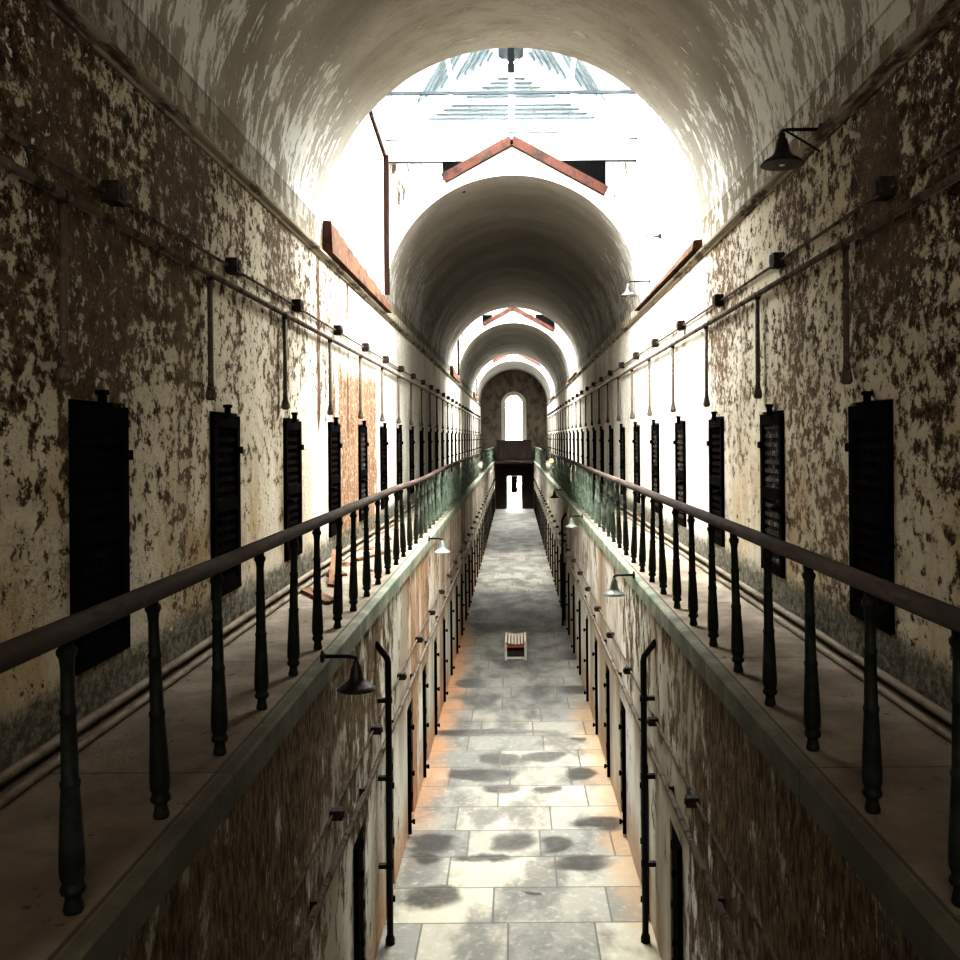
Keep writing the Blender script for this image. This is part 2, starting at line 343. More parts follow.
# ------------------------------------------------------------------ mesh helper
class MB:
    def __init__(s): s.bm = bmesh.new(); s.mats = []; s.cur = 0; s.uvl = None
    def mat(s, m):
        if m not in s.mats: s.mats.append(m)
        s.cur = s.mats.index(m); return s
    def face(s, vs):
        try:
            f = s.bm.faces.new([v if isinstance(v, bmesh.types.BMVert) else s.bm.verts.new(v) for v in vs])
            f.material_index = s.cur; return f
        except ValueError: return None
    def box(s, c, d, rot=None, bev=0.0):
        c = Vector(c); h = Vector(d) / 2
        n0 = len(s.bm.verts)
        vs = []
        for sx in (-1, 1):
            for sy in (-1, 1):
                for sz in (-1, 1):
                    p = Vector((sx * h.x, sy * h.y, sz * h.z))
                    if rot is not None: p = rot @ p
                    vs.append(s.bm.verts.new(c + p))
        fs = []
        for q in ((0,1,3,2), (4,6,7,5), (0,4,5,1), (2,3,7,6), (0,2,6,4), (1,5,7,3)):
            f = s.bm.faces.new([vs[i] for i in q]); f.material_index = s.cur; fs.append(f)
        if bev > 0:
            es = list({e for f in fs for e in f.edges})
            r = bmesh.ops.bevel(s.bm, geom=es, offset=bev, segments=2, affect='EDGES', profile=.5)
            for f in r['faces']: f.material_index = s.cur
        return s
    def bar(s, a, b, w, t, up=(0, 0, 1)):
        a, b = Vector(a), Vector(b); d = (b - a); L = d.length; y = d.normalized(); up = Vector(up)
        x = y.cross(up)
        if x.length < 1e-4: x = y.cross(Vector((1, 0, 0)))
        x.normalize(); zz = x.cross(y)
        rot = Matrix((x, y, zz)).transposed()
        return s.box((a + b) / 2, (w, L, t), rot)
    def tube(s, pts, r, seg=10, caps=True, smooth=True):
        pts = [Vector(p) for p in pts]; rings = []
        rs = r if isinstance(r, (list, tuple)) else [r] * len(pts)
        prev = None
        for i, p in enumerate(pts):
            if i == 0: d = pts[1] - p
            elif i == len(pts) - 1: d = p - pts[i - 1]
            else: d = (pts[i + 1] - p).normalized() + (p - pts[i - 1]).normalized()
            d.normalize()
            if prev is None:
                ref = Vector((0, 0, 1)) if abs(d.z) < .9 else Vector((1, 0, 0))
                x = d.cross(ref).normalized()
            else:
                x = (prev - d * prev.dot(d)).normalized()
            prev = x; y = d.cross(x)
            rings.append([s.bm.verts.new(p + (x * math.cos(2*PI*k/seg) + y * math.sin(2*PI*k/seg)) * rs[i]) for k in range(seg)])
        for a, b in zip(rings, rings[1:]):
            for k in range(seg):
                f = s.bm.faces.new([a[k], a[(k+1) % seg], b[(k+1) % seg], b[k]]); f.smooth = smooth; f.material_index = s.cur
        if caps:
            for rg in (rings[0][::-1], rings[-1]):
                f = s.bm.faces.new(rg); f.material_index = s.cur
        return s
    def lathe(s, prof, c=(0, 0, 0), seg=16, axis=None):
        """prof: list of (radius, height)"""
        c = Vector(c); rot = axis if axis is not None else Matrix.Identity(3); rings = []
        for r, h in prof:
            if r < 1e-5: rings.append([s.bm.verts.new(c + rot @ Vector((0, 0, h)))])
            else: rings.append([s.bm.verts.new(c + rot @ Vector((r*math.cos(2*PI*k/seg), r*math.sin(2*PI*k/seg), h))) for k in range(seg)])
        for a, b in zip(rings, rings[1:]):
            for k in range(seg):
                vs = [a[k % len(a)], a[(k+1) % len(a)] if len(a) > 1 else None, b[(k+1) % len(b)] if len(b) > 1 else None, b[k % len(b)]]
                vs = [v for v in vs if v is not None]
                if len(vs) >= 3:
                    f = s.bm.faces.new(vs); f.smooth = True; f.material_index = s.cur
        for rg in (rings[0], rings[-1]):
            if len(rg) > 2:
                try: f = s.bm.faces.new(rg); f.material_index = s.cur
                except ValueError: pass
        return s
    def prism_y(s, prof, y0, y1, n=1):
        """closed profile of (x,z) run along y"""
        rings = [[s.bm.verts.new((x, y0 + (y1 - y0) * i / n, z)) for x, z in prof] for i in range(n + 1)]
        k = len(prof)
        for a, b in zip(rings, rings[1:]):
            for i in range(k):
                f = s.bm.faces.new([a[i], a[(i+1) % k], b[(i+1) % k], b[i]]); f.material_index = s.cur
        for rg in (rings[0], rings[-1]):
            f = s.bm.faces.new(rg); f.material_index = s.cur
        return s
    def mesh(s, name):
        bmesh.ops.recalc_face_normals(s.bm, faces=s.bm.faces)
        me = bpy.data.meshes.new(name); s.bm.to_mesh(me); s.bm.free()
        for m in s.mats: me.materials.append(m)
        return me
    def build(s, name, parent=None, loc=None):
        o = bpy.data.objects.new(name, s.mesh(name)); COL.objects.link(o)
        if parent is not None: o.parent = parent
        if loc is not None: o.location = loc
        return o
def mb(m): return MB().mat(M[m])

def tag(o, label, cat, group=None, kind=None):
    if label: o['label'] = label
    if cat: o['category'] = cat
    if group: o['group'] = group
    if kind: o['kind'] = kind
    return o
def struct(o): o['kind'] = 'structure'; return o
def thing(name, label, cat, loc=(0, 0, 0), group=None):
    o = bpy.data.objects.new(name, None); COL.objects.link(o); o.location = loc; o.empty_display_size = .1
    return tag(o, label, cat, group)
def dup(root, loc=None, rz=None, label=None, group=None):
    r = root.copy(); COL.objects.link(r)
    if loc is not None: r.location = loc
    if rz is not None: r.rotation_euler.z = rz
    if label: r['label'] = label
    if group: r['group'] = group
    for ch in list(root.children):
        c = ch.copy(); COL.objects.link(c); c.parent = r
        for g in list(ch.children):
            d = g.copy(); COL.objects.link(d); d.parent = c
    return r
ORD = ['first','second','third','fourth','fifth','sixth','seventh','eighth','ninth','tenth','eleventh','twelfth','thirteenth','fourteenth',
       'fifteenth','sixteenth','seventeenth','eighteenth','nineteenth','twentieth','twenty-first','twenty-second','twenty-third','twenty-fourth',
       'twenty-fifth','twenty-sixth','twenty-seventh','twenty-eighth','twenty-ninth','thirtieth','thirty-first','thirty-second','thirty-third']

# ------------------------------------------------------------------ the setting
b = mb('floor'); b.face([(-LW - .3, YN, 0), (LW + .3, YN, 0), (LW + .3, YF + 1, 0), (-LW - .3, YF + 1, 0)])
struct(b.build('floor'))

DZ0, DZ1 = CZ - 1.27, CZ + .23            # upper doors
STEP_U = 2.462
UP = {-1: [5.12 + 2.38 * k for k in range(27)], 1: [6.01 + 2.42 * k for k in range(26)]}
DW = .74
LO = {-1: [8.25 + 2.08 * k for k in range(29)], 1: [8.20 + 2.08 * k for k in range(29)]}
LDW, LDH = .62, 1.64

def wall(name, side, X, z0, z1, y0, y1, opens, za, zb, depth, m, back, arch=False):
    w = MB(); w.mat(m); sx = side
    def q(ya, yb, a, c): w.face([(sx*X, ya, a), (sx*X, yb, a), (sx*X, yb, c), (sx*X, ya, c)])
    y = y0
    for ya in opens:
        yb = ya + (DW if not arch else LDW)
        q(y, ya, z0, z1)
        if za > z0 + .001: q(ya, yb, z0, za)
        q(ya, yb, zb, z1)
        xo = sx * (X + depth)
        w.face([(sx*X, ya, za), (xo, ya, za), (xo, ya, zb), (sx*X, ya, zb)])
        w.face([(sx*X, yb, za), (sx*X, yb, zb), (xo, yb, zb), (xo, yb, za)])
        w.face([(sx*X, ya, zb), (xo, ya, zb), (xo, yb, zb), (sx*X, yb, zb)])
        w.face([(sx*X, ya, za), (sx*X, yb, za), (xo, yb, za), (xo, ya, za)])
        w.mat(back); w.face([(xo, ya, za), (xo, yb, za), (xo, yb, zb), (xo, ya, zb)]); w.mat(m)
        y = yb
    q(y, y1, z0, z1)
    return struct(w.build(name))
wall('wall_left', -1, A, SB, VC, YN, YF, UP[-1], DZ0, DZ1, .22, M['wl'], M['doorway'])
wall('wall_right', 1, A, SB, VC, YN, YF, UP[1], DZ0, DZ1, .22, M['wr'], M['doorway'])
wall('wall_lower_left', -1, LW, 0, SB, YN, YF, LO[-1], 0.06, LDH, .07, M['ll'], M['doorway'], True)
wall('wall_lower_right', 1, LW, 0, SB, YN, YF, LO[1], 0.06, LDH, .07, M['lr'], M['doorway'], True)
b = mb('endwall'); b.box((0, YN - .1, 5), (5.6, .2, 11)); struct(b.build('near_blocking_wall'))  # unseen wall added to keep sky light out from behind

# gallery slabs with a stone nosing
for side, nm in ((-1, 'gallery_floor_left'), (1, 'gallery_floor_right')):
    b = mb('gallery')
    prof = [(side*EDGE, SB + .03), (side*EDGE, G - .015), (side*(EDGE + .015), G), (side*(A + .02), G), (side*(A + .02), SB), (side*(EDGE + .07), SB), (side*(EDGE + .05), SB + .03)]
    b.prism_y(prof, YN, YF, 24)
    struct(b.build(nm))

# cornices
for i, side in enumerate((-1, 1)):
    b = mb('cornice')
    P = [(A + .02, -.05), (A - .02, -.05), (A - .025, -.02), (A - .06, -.012), (A - .075, .0), (A - .075, .03), (A - .035, .045), (A + .02, .05)]
    b.prism_y([(side * x, CORN + z) for x, z in P], YN, YF, 1)
    struct(b.build('trim_%d' % (i + 1)))

# barrel vaults
NS = 48
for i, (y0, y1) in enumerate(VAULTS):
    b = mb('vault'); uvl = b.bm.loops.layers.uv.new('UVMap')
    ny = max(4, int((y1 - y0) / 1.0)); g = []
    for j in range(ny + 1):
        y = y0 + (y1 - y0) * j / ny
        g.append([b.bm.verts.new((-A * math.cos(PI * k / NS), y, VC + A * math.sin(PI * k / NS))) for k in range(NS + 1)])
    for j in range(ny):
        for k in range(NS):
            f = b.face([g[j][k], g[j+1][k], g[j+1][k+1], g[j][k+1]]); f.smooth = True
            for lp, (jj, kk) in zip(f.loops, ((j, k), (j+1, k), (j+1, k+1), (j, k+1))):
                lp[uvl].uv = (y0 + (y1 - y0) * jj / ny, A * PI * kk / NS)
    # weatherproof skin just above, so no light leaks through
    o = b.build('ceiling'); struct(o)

def arch_face(b, y, topf, ro=0.0):
    """wall between the vault circle and the line topf(x)"""
    n = 40; lo, hi = [], []
    for k in range(n + 1):
        th = PI * k / n; x = -A * math.cos(th)
        lo.append(b.bm.verts.new((x, y, VC + (A + ro) * math.sin(th)))); hi.append(b.bm.verts.new((x, y, topf(x))))
    for k in range(n):
        vs = [lo[k], lo[k+1], hi[k+1], hi[k]]
        b.face(vs)

# masonry around the three skylights: side walls and end walls
GAB = lambda x: CZ + 5.54 - abs(x) * .55
for (y0, y1) in SKY:
    for side in (-1, 1):
        b = mb('whitewall'); b.box((side * (A + .06), (y0 + y1 + .5) / 2, (VC + EAVE) / 2), (.12, y1 + .5 - y0, EAVE - VC))
        struct(b.build('wall_skylight_left' if side < 0 else 'wall_skylight_right'))
    b = mb('whitewall')
    arch_face(b, y1, GAB)                                   # low gable over the next vault
    b.face([(-A, y1, GAB(A)), (0, y1, GAB(0)), (0, y1 + .5, GAB(0)), (-A, y1 + .5, GAB(A))])
    b.face([(0, y1, GAB(0)), (A, y1, GAB(A)), (A, y1 + .5, GAB(A)), (0, y1 + .5, GAB(0))])
    arch_face(b, y1 + .5, lambda x: EAVE, ro=.03)
    struct(b.build('wall_skylight_far'))
    b = mb('whitewall')
    arch_face(b, y0, lambda x: EAVE)
    struct(b.build('wall_skylight_near'))

# far end wall with its arched window and doorway
b = mb('endwall')
WX, WZ0, WZ1 = .64, CZ - .15, CZ + 3.12 - .64             # arched window
DX, DZT, DZB = .60, 2.45, 0.0
Y = YF
def rect(x0, x1, z0, z1): b.face([(x0, Y, z0), (x1, Y, z0), (x1, Y, z1), (x0, Y, z1)])
rect(-A, -DX, 0, DZT); rect(DX, A, 0, DZT); rect(-A, A, DZT, WZ0)
rect(-A, -WX, WZ0, WZ1); rect(WX, A, WZ0, WZ1)
n = 24; TOP = VC + A + .1
for k in range(n):
    a0, a1 = PI * k / n, PI * (k + 1) / n
    xa, xb = -WX * math.cos(a0), -WX * math.cos(a1)
    b.face([(xa, Y, WZ1 + WX * math.sin(a0)), (xb, Y, WZ1 + WX * math.sin(a1)), (xb, Y, TOP), (xa, Y, TOP)])
rect(-A, -WX, WZ1, TOP); rect(WX, A, WZ1, TOP)
for sx in (-1, 1):                                        # reveals
    b.face([(sx*WX, Y, WZ0), (sx*WX, Y + .4, WZ0), (sx*WX, Y + .4, WZ1), (sx*WX, Y, WZ1)])
    b.face([(sx*DX, Y, 0), (sx*DX, Y + .4, 0), (sx*DX, Y + .4, DZT), (sx*DX, Y, DZT)])
b.face([(-DX, Y, DZT), (DX, Y, DZT), (DX, Y + .4, DZT), (-DX, Y + .4, DZT)])
struct(b.build('wall_far'))

win = struct(thing('window_1', None, None, (0, YF, WZ0)))
b = mb('stonetrim')                                        # pale moulded surround
for (ri, ro, th) in ((WX, WX + .20, .10), (WX + .20, WX + .28, .05)):
    pts_i = [(-ri, 0)] + [(-ri * math.cos(PI*k/24), WZ1 - WZ0 + ri * math.sin(PI*k/24)) for k in range(25)] + [(ri, 0)]
    pts_o = [(-ro, 0)] + [(-ro * math.cos(PI*k/24), WZ1 - WZ0 + ro * math.sin(PI*k/24)) for k in range(25)] + [(ro, 0)]
    for k in range(len(pts_i) - 1):
        (ax, az), (bx_, bz), (cx, cz), (dx, dz) = pts_i[k], pts_i[k+1], pts_o[k+1], pts_o[k]
        b.face([(ax, -th, az), (bx_, -th, bz), (cx, -th, cz), (dx, -th, dz)])
        b.face([(ax, -th, az), (bx_, -th, bz), (bx_, 0, bz), (ax, 0, az)])
        b.face([(dx, -th, dz), (cx, -th, cz), (cx, 0, cz), (dx, 0, dz)])
b.build('window_surround', win)
b = mb('greypaint')
fr = WX - .03
pts = [(-fr, .03)] + [(-fr * math.cos(PI*k/20), WZ1 - WZ0 + fr * math.sin(PI*k/20)) for k in range(21)] + [(fr, .03)]
b.tube([(x, .12, z) for x, z in pts], .035, 6)
b.build('window_frame', win)
b = mb('glass'); b.face([(x, .14, z) for x, z in pts]); b.build('window_glass', win)

dr = struct(thing('door_1', None, None, (0, YF + .1, 0)))
b = mb('doorpaint')
for sx in (-1, 1): b.box((sx * (DX - .05), 0, DZT / 2), (.10, .10, DZT))
b.box((0, 0, DZT - .05), (2 * DX, .10, .10)); b.box((0, 0, .40), (2*DX - .2, .05, .05))
b.build('door_frame', dr)
b = mb('bridge'); b.box((.0, .03, 1.74), (.46, .04, 1.22)); b.box((.0, 0, 1.74), (.08, .05, 1.22)); b.build('hanging_panel', dr)
b = mb('glass'); b.face([(-DX + .1, .02, .05), (DX - .1, .02, .05), (DX - .1, .02, DZT - .1), (-DX + .1, .02, DZT - .1)]); b.build('door_glass', dr)

# ------------------------------------------------------------------ skylights (roof glazing, frame, timber)
def skylight(y0, y1, label):
    t = thing('skylight', label, 'skylight', (0, y0, EAVE), 'glazed ridge skylights between the barrel vaults')
    L = y1 + .5 - y0; H = RIDGE - EAVE
    sl = math.hypot(A, H)
    for side in (-1, 1):
        b = mb('glass'); b.face([(side*A, 0, .06), (side*A, L, .06), (0, L, H + .06), (0, 0, H + .06)]); b.build('glass_pane', t)
    b = mb('whitepaint')
    for k in range(1, 4):
        y = .04 + (L - .08) * k / 3
        for side in (-1, 1): b.bar((side*A, y, 0), (0, y, H), .03, .05, (0, 1, 0))
    for side in (-1, 1):
        for fr in (.45,):
            b.bar((side*A*fr, 0, H*(1-fr)), (side*A*fr, L, H*(1-fr)), .03, .04)
    b.build('rafters', t)
    b = mb('beam'); b.box((0, L/2, H - .08), (.12, L, .20)); b.build('ridge_beam', t)
    for side in (-1, 1):
        b = mb('whitepaint'); b.box((side*(A - .05), L/2, -.05), (.14, L, .14)); b.build('eaves_plate', t)
    b = mb('greypaint'); b.box((0, L * .65, 0), (2*A, .05, .05)); b.build('tie_beam', t)
    b = mb('whitepaint'); b.box((0, L - .10, -.08), (2*A, .12, .14)); b.box((0, L - .10, .0), (1.9, .13, .05)); b.build('tie_beam', t)
    b = mb('beam'); b.box((0, L - .175, -.155), (2*A, .012, .014)); b.box((0, L - .175, -.02), (1.9, .012, .018)); b.build('beam_edge', t)
    for side, xa, xb, zb in ((-1, 1.86, 2.34, 4.25), (1, 1.84, 2.34, 4.3)):
        b = mb('stained'); b.box((side*(xa+xb)/2, L - .04, (CZ + zb + CZ + 5.28)/2 - EAVE), (xb - xa, .03, 5.28 - zb)); b.build('stained_board', t)
    # louvred gable
    for yy in (0, L):
        g = mb('whitewall'); g.face([(-A, yy, 0), (A, yy, 0), (0, yy, H)]); g.build('gable_panel', t)
    b = mb('louvre')
    zl = .30
    while zl < H - .22:
        w = A * (1 - zl / H) - .32
        if w > .12 and not (.60 < zl < .72):
            for side in (-1, 1): b.box((side*(w/2 + .05), L - .03, zl), (w, .05, .035), Matrix.Rotation(.5, 3, 'X'))
        zl += .085
    b.build('louvre', t)
    # red coping on the low gable of the next vault, dark recess behind it
    for side, (xe) in ((-1, 1.28), (1, 1.76)):
        b = mb('redtimber')
        a = (0, y1 - y0 - .04, GAB(0) - EAVE + .02); c = (side * xe, y1 - y0 - .04, GAB(xe) - EAVE + .02)
        b.bar(a, c, .16, .17, (0, 0, 1)); b.build('coping_timber', t)
    for side, xa, xb in ((-1, .90, 1.33), (1, .98, 1.80)):
        b = mb('doorway'); b.box((side*(xa+xb)/2, L - .03, CZ + 5.03 - EAVE), (xb - xa, .04, .60)); b.build('vent_opening', t)
    # boards either side with brown stains
    b = mb('greypaint'); b.box((0, L - .02, CZ + 5.32 - EAVE), (2*A, .03, .03)); b.build('ledge_shadow_line', t)  # grey strip that draws a shadow line across the end wall
    for side in (-1, 1):
        if side < 0:
            b = mb('darktimber'); zc = CORN + .4 - EAVE
            b.box((side*(A - .05), y1 - y0 - .03, (zc + CZ + 5.3 - EAVE)/2), (.085, .12, CZ + 5.3 - EAVE - zc))
            b.bar((side*(A - .03), y1 - y0 - .05, CZ + 5.3 - EAVE), (side*(A - .03), y1 - y0 - 1.8, CZ + 5.5 - EAVE), .05, .07)
            b.build('corner_post', t)
        b = mb('timber')
        n = 26; ring = []
        for k in range(n + 1):                            # decayed sill board, ragged top
            ya = (y1 - y0) * k / n
            h = (.42 * (1 - .62 * k / n) + random.uniform(-.03, .03)) * (1 if side < 0 else .30)
            z0_ = CORN - EAVE + .06
            xa, xb = side*(A - .13), side*(A - .005)
            ring.append([b.bm.verts.new(q) for q in ((xa, ya, z0_), (xb, ya, z0_), (xb, ya, z0_ + h), (xa + side*.02, ya, z0_ + h - .01))])
        for p0, p1 in zip(ring, ring[1:]):
            for i in range(4): b.face([p0[i], p0[(i+1) % 4], p1[(i+1) % 4], p1[i]])
        b.face(ring[0]); b.face(ring[-1])
        b.build('sill_board', t)
    return t
skylight(*SKY[0], 'nearest skylight with white tie beams, behind the first vault')
skylight(*SKY[1], 'middle skylight, seen through the second vault tunnel')
skylight(*SKY[2], 'farthest skylight, a bright slot before the end wall')

# ------------------------------------------------------------------ railings
BAL = [(.030, 0), (.034, .012), (.030, .03), (.026, .05), (.026, .062), (.040, .072), (.043, .085), (.036, .10), (.034, .108), (.041, .125), (.043, .16),
       (.041, .22), (.036, .33), (.031, .43), (.034, .44), (.034, .455), (.029, .46), (.027, .60), (.025, .68), (.029, .685), (.029, .70),
       (.024, .705), (.022, .84), (.026, .875), (.034, .89), (.034, .905), (.025, .915), (.025, .95)]
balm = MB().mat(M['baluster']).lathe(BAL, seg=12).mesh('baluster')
RB, RT = 1.52, 1.49
def railing(side, y0, y1, label, sag=0.0):
    t = thing('railing', label, 'railing', (side * RB, y0, G))
    n = int((y1 - y0) / .81) + 1
    lean = math.atan2(RB - RT, .95) * side * -1
    for k in range(n):
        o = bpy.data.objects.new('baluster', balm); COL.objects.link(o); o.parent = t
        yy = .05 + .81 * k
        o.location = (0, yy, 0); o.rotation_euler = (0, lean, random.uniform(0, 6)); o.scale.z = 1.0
    b = mb('rail'); pts = []
    m = int((y1 - y0) / .8)
    for k in range(m + 1):
        yy = -0.05 + (y1 - y0 + .1) * k / m
        dz = 0
        Yw = y0 + yy
        if sag and 12 < Yw < 19: dz = -sag * math.sin(PI * (Yw - 12) / 7)
        pts.append((side * (RT - RB), yy, .985 + dz))
    b.tube(pts, .041, 12); b.build('handrail', t)
    return t
railing(-1, .77, 40.2, 'long left gallery railing with dark wooden handrail running from the camera', .03)
railing(1, .77, 40.2, 'long right gallery railing with dark wooden handrail running from the camera')
railing(-1, 46.6, 68.8, 'short far left railing section beyond the gap, by the end wall')
railing(1, 46.6, 68.8, 'short far right railing section beyond the gap, by the end wall')

# ------------------------------------------------------------------ upper cell doors
def upper_door(m):
    """hinged on a strip at the near jamb; local x points into the wall, y along it"""
    t = thing('cell_door', 'x', 'door')
    W, Hh = DW - .03, DZ1 - DZ0 - .03
    b = mb('dooriron')
    for y in (-W/2 + .04, W/2 - .04): b.box((.03, y, Hh/2), (.05, .08, Hh))
    for z in (.05, Hh/2, Hh - .05): b.box((.03, 0, z), (.05, W, .10))
    b.build('door_frame', t)
    b = MB().mat(M[m])
    nb = 8
    for k in range(nb):
        y = -W/2 + .08 + (W - .16) * (k + .5) / nb; b.box((.045, y, Hh/2), (.012, .042, Hh - .1))
    nz = 16
    for k in range(nz):
        z = .08 + (Hh - .16) * (k + .5) / nz; b.box((.032, 0, z), (.012, W - .1, .040))
    b.build('lattice', t)
    b = mb('dooriron')                                         # pivot post sticking out above and the bolt by the jamb
    b.tube([(-.012, -W/2 + .30, Hh - .02), (-.012, -W/2 + .30, Hh + .07)], .026, 8); b.box((-.012, -W/2 + .30, Hh + .075), (.055, .07, .025))
    b.build('pivot', t)
    b = mb('dooriron'); b.box((-.03, -W/2 + .02, .62), (.05, .13, .05), bev=.008); b.tube([(-.07, -W/2 - .06, .62), (-.07, -W/2 + .06, .62)], .014, 8); b.build('bolt', t)
    for z in (.28, 1.18):
        b = mb('dooriron'); b.box((-.005, W/2 - .05, z), (.03, .12, .06), bev=.006); b.build('hinge', t)
    return t
proto = {m: upper_door(m) for m in ('lattice', 'flecks')}
used = {'lattice': False, 'flecks': False}
FLK = {-1: {4, 6, 7, 11}, 1: {1, 3, 4, 5, 6, 7, 16}}
for side in (-1, 1):
    sn = 'left' if side < 0 else 'right'
    for k, y in enumerate(UP[side]):
        m = 'flecks' if k in FLK[side] else 'lattice'
        lab = '%s dark iron cell door from the camera along the %s upper gallery' % (ORD[k], sn)
        if m == 'flecks': lab = '%s cell door from the camera on the %s upper gallery, pale flaking lattice' % (ORD[k], sn)
        loc = (side * (A - .035), y + DW/2, DZ0 + .005)
        if not used[m]: o = proto[m]; used[m] = True
        else: o = dup(proto[m])
        o.location = loc; o.scale.x = side
        o['label'] = lab; o['group'] = 'iron cell doors along the %s upper wall' % sn

# ------------------------------------------------------------------ lower cell doors
def lower_door():
    t = thing('cell_door', 'x', 'door')
    W, Hh = LDW - .02, LDH - .08
    b = mb('lattice'); b.box((.035, 0, Hh/2), (.035, W, Hh))
    for z in (.25, .8, 1.35): b.box((.01, 0, z), (.02, W - .04, .07))
    b.build('door_leaf', t)
    b = mb('dooriron'); b.box((-.022, -W/2 - .02, Hh/2 - .02), (.044, .026, Hh + .05)); b.build('jamb_iron', t)
    for z in (.12, .75, 1.35):
        b = mb('dooriron'); b.tube([(-.075, -W/2 - .02, z - .03), (-.075, -W/2 - .02, z + .03)], .015, 8); b.box((-.05, -W/2 - .02, z), (.05, .025, .025)); b.build('hinge', t)
    return t
lp = lower_door(); first = True
for side in (-1, 1):
    sn = 'left' if side < 0 else 'right'
    for k, y in enumerate(LO[side]):
        o = lp if first else dup(lp); first = False
        o.location = (side * LW, y + LDW/2, .065); o.scale.x = side
        o['label'] = '%s dark cell door from the camera along the %s ground-floor wall' % (ORD[k], sn)
        o['group'] = 'cell doors along the %s ground-floor wall' % sn

# ------------------------------------------------------------------ conduits, pipes
def conduit(side, z, X, y0, y1, boxes, label, bs=.125, r=.013):
    t = thing('electrical_conduit', label, 'conduit', (side * X, y0, z))
    b = mb('conduit'); b.tube([(0, 0, 0), (0, y1 - y0, 0)], r, 8)
    b.build('tube', t)
    bm_ = MB().mat(M['box']).box((0, 0, 0), (.10, bs * 1.15, bs), bev=.008).tube([(-.06 * side, 0, 0), (0, 0, 0)], bs * .33, 10).mesh('junction_box')
    for y in boxes:
        o = bpy.data.objects.new('junction_box', bm_); COL.objects.link(o); o.parent = t; o.location = (-.03 * side, y - y0, 0)
    return t
conduit(-1, CZ + 1.46, A - .025, YN, YF, [5.60 + 2.375*k for k in range(26)], 'thin conduit with dark junction boxes high along the left upper wall')
conduit(1, CZ + 1.555, A - .025, YN, YF, [6.00 + 2.43*k for k in range(25)], 'thin conduit with dark junction boxes high along the right upper wall')
conduit(-1, CZ - 2.84, LW - .025, YN, YF, [7.2 + 2.08*k for k in range(29)], 'thin conduit with small boxes along the left ground-floor wall', .075, .012)
conduit(1, CZ - 2.84, LW - .025, YN, YF, [7.4 + 2.08*k for k in range(29)], 'thin conduit with small boxes along the right ground-floor wall', .075, .012)

def drop_mesh(L, r):
    b = mb('conduit')
    b.lathe([(r, 0), (r, -L + .16), (r * 1.15, -L + .12), (r * 1.9, -L + .05), (r * 2.0, -L + .02), (r * 1.2, -L)], seg=10)
    b.mat(M['box']); b.lathe([(r*1.35, .02), (r*1.35, -.05)], seg=10)
    return b.mesh('drop_pipe')
def supply(side, z, zend, ys, label):
    X = A - .055
    t = thing('supply_pipe', label, 'pipe', (side * X, YN, z))
    b = mb('conduit'); b.tube([(0, 0, 0), (0, YF - YN, 0)], .026, 10); b.build('main_pipe', t)
    dm = drop_mesh(z - zend, .022)
    for y in ys:
        o = bpy.data.objects.new('drop_pipe', dm); COL.objects.link(o); o.parent = t; o.location = (0, y - YN, 0)
    return t
supply(-1, CZ + 1.29, CZ + .31, [4.96 + 2.40*k for k in range(26)], 'thicker wall pipe with drop pipes above the left upper cell doors')
supply(1, CZ + 1.36, CZ + .36, [6.69 + 2.43*k for k in range(25)], 'thicker wall pipe with drop pipes above the right upper cell doors')
for side, sn in ((-1, 'left'), (1, 'right')):
    t = thing('supply_pipe', 'thicker pipe just above the %s ground-floor cell doors' % sn, 'pipe', (side*(LW - .045), YN, CZ - 3.20))
    b = mb('conduit'); b.tube([(0, 0, 0), (0, YF - YN, 0)], .026, 10); b.build('main_pipe', t)
    b = mb('box')
    bm_ = MB().mat(M['box']).box((.02*side, 0, 0), (.05, .03, .09)).mesh('pipe_clip')
    for k in range(20):
        o = bpy.data.objects.new('pipe_clip', bm_); COL.objects.link(o); o.parent = t; o.location = (0, 9.5 + 2.08*k, 0)
    for X, r, z, what in ((A - .035, .030, G + .062, 'upper pipe lying at the foot of the %s upper wall'), (A - .13, .024, G + .024, 'outer pipe lying on the %s gallery floor')):
        b = mb('floorpipe'); pts = [(side*X + random.uniform(-.006, .006), YN + (60 - YN) * k/24, z) for k in range(25)]
        b.tube(pts, r, 10); tag(b.build('floor_pipe'), what % sn, 'pipe')

def downpipe(side, y, label, r=.032, ztop=CZ - 2.08, zb=CZ - 2.27):
    t = thing('downpipe', label, 'pipe', (side * 1.31, y, 0))
    b = mb('iron'); b.tube([(side*.11, -.12, ztop), (side*.10, -.10, ztop - .01), (side*.01, 0, zb + .02), (0, 0, zb - .03), (0, 0, .0)], r, 10); b.build('pipe', t)
    b = mb('iron')
    b.lathe([(r*1.5, .0), (r*1.5, .05), (r*1.1, .09)], seg=10); b.build('foot_collar', t)
    b = mb('iron')
    for z in (.8, 1.7, 2.5): b.box((side*.055, 0, z), (.12, .06, .04)); b.lathe([(r*1.25, -.03), (r*1.25, .03)], (0, 0, z), 10)
    b.build('wall_bracket', t)
    return t
downpipe(-1, 9.75, 'dark bent downpipe on the left ground-floor wall beside the hanging lamp')
downpipe(1, 9.75, 'dark bent downpipe on the right ground-floor wall near the camera')
downpipe(1, 26.2, 'small distant bent downpipe on the right ground-floor wall')

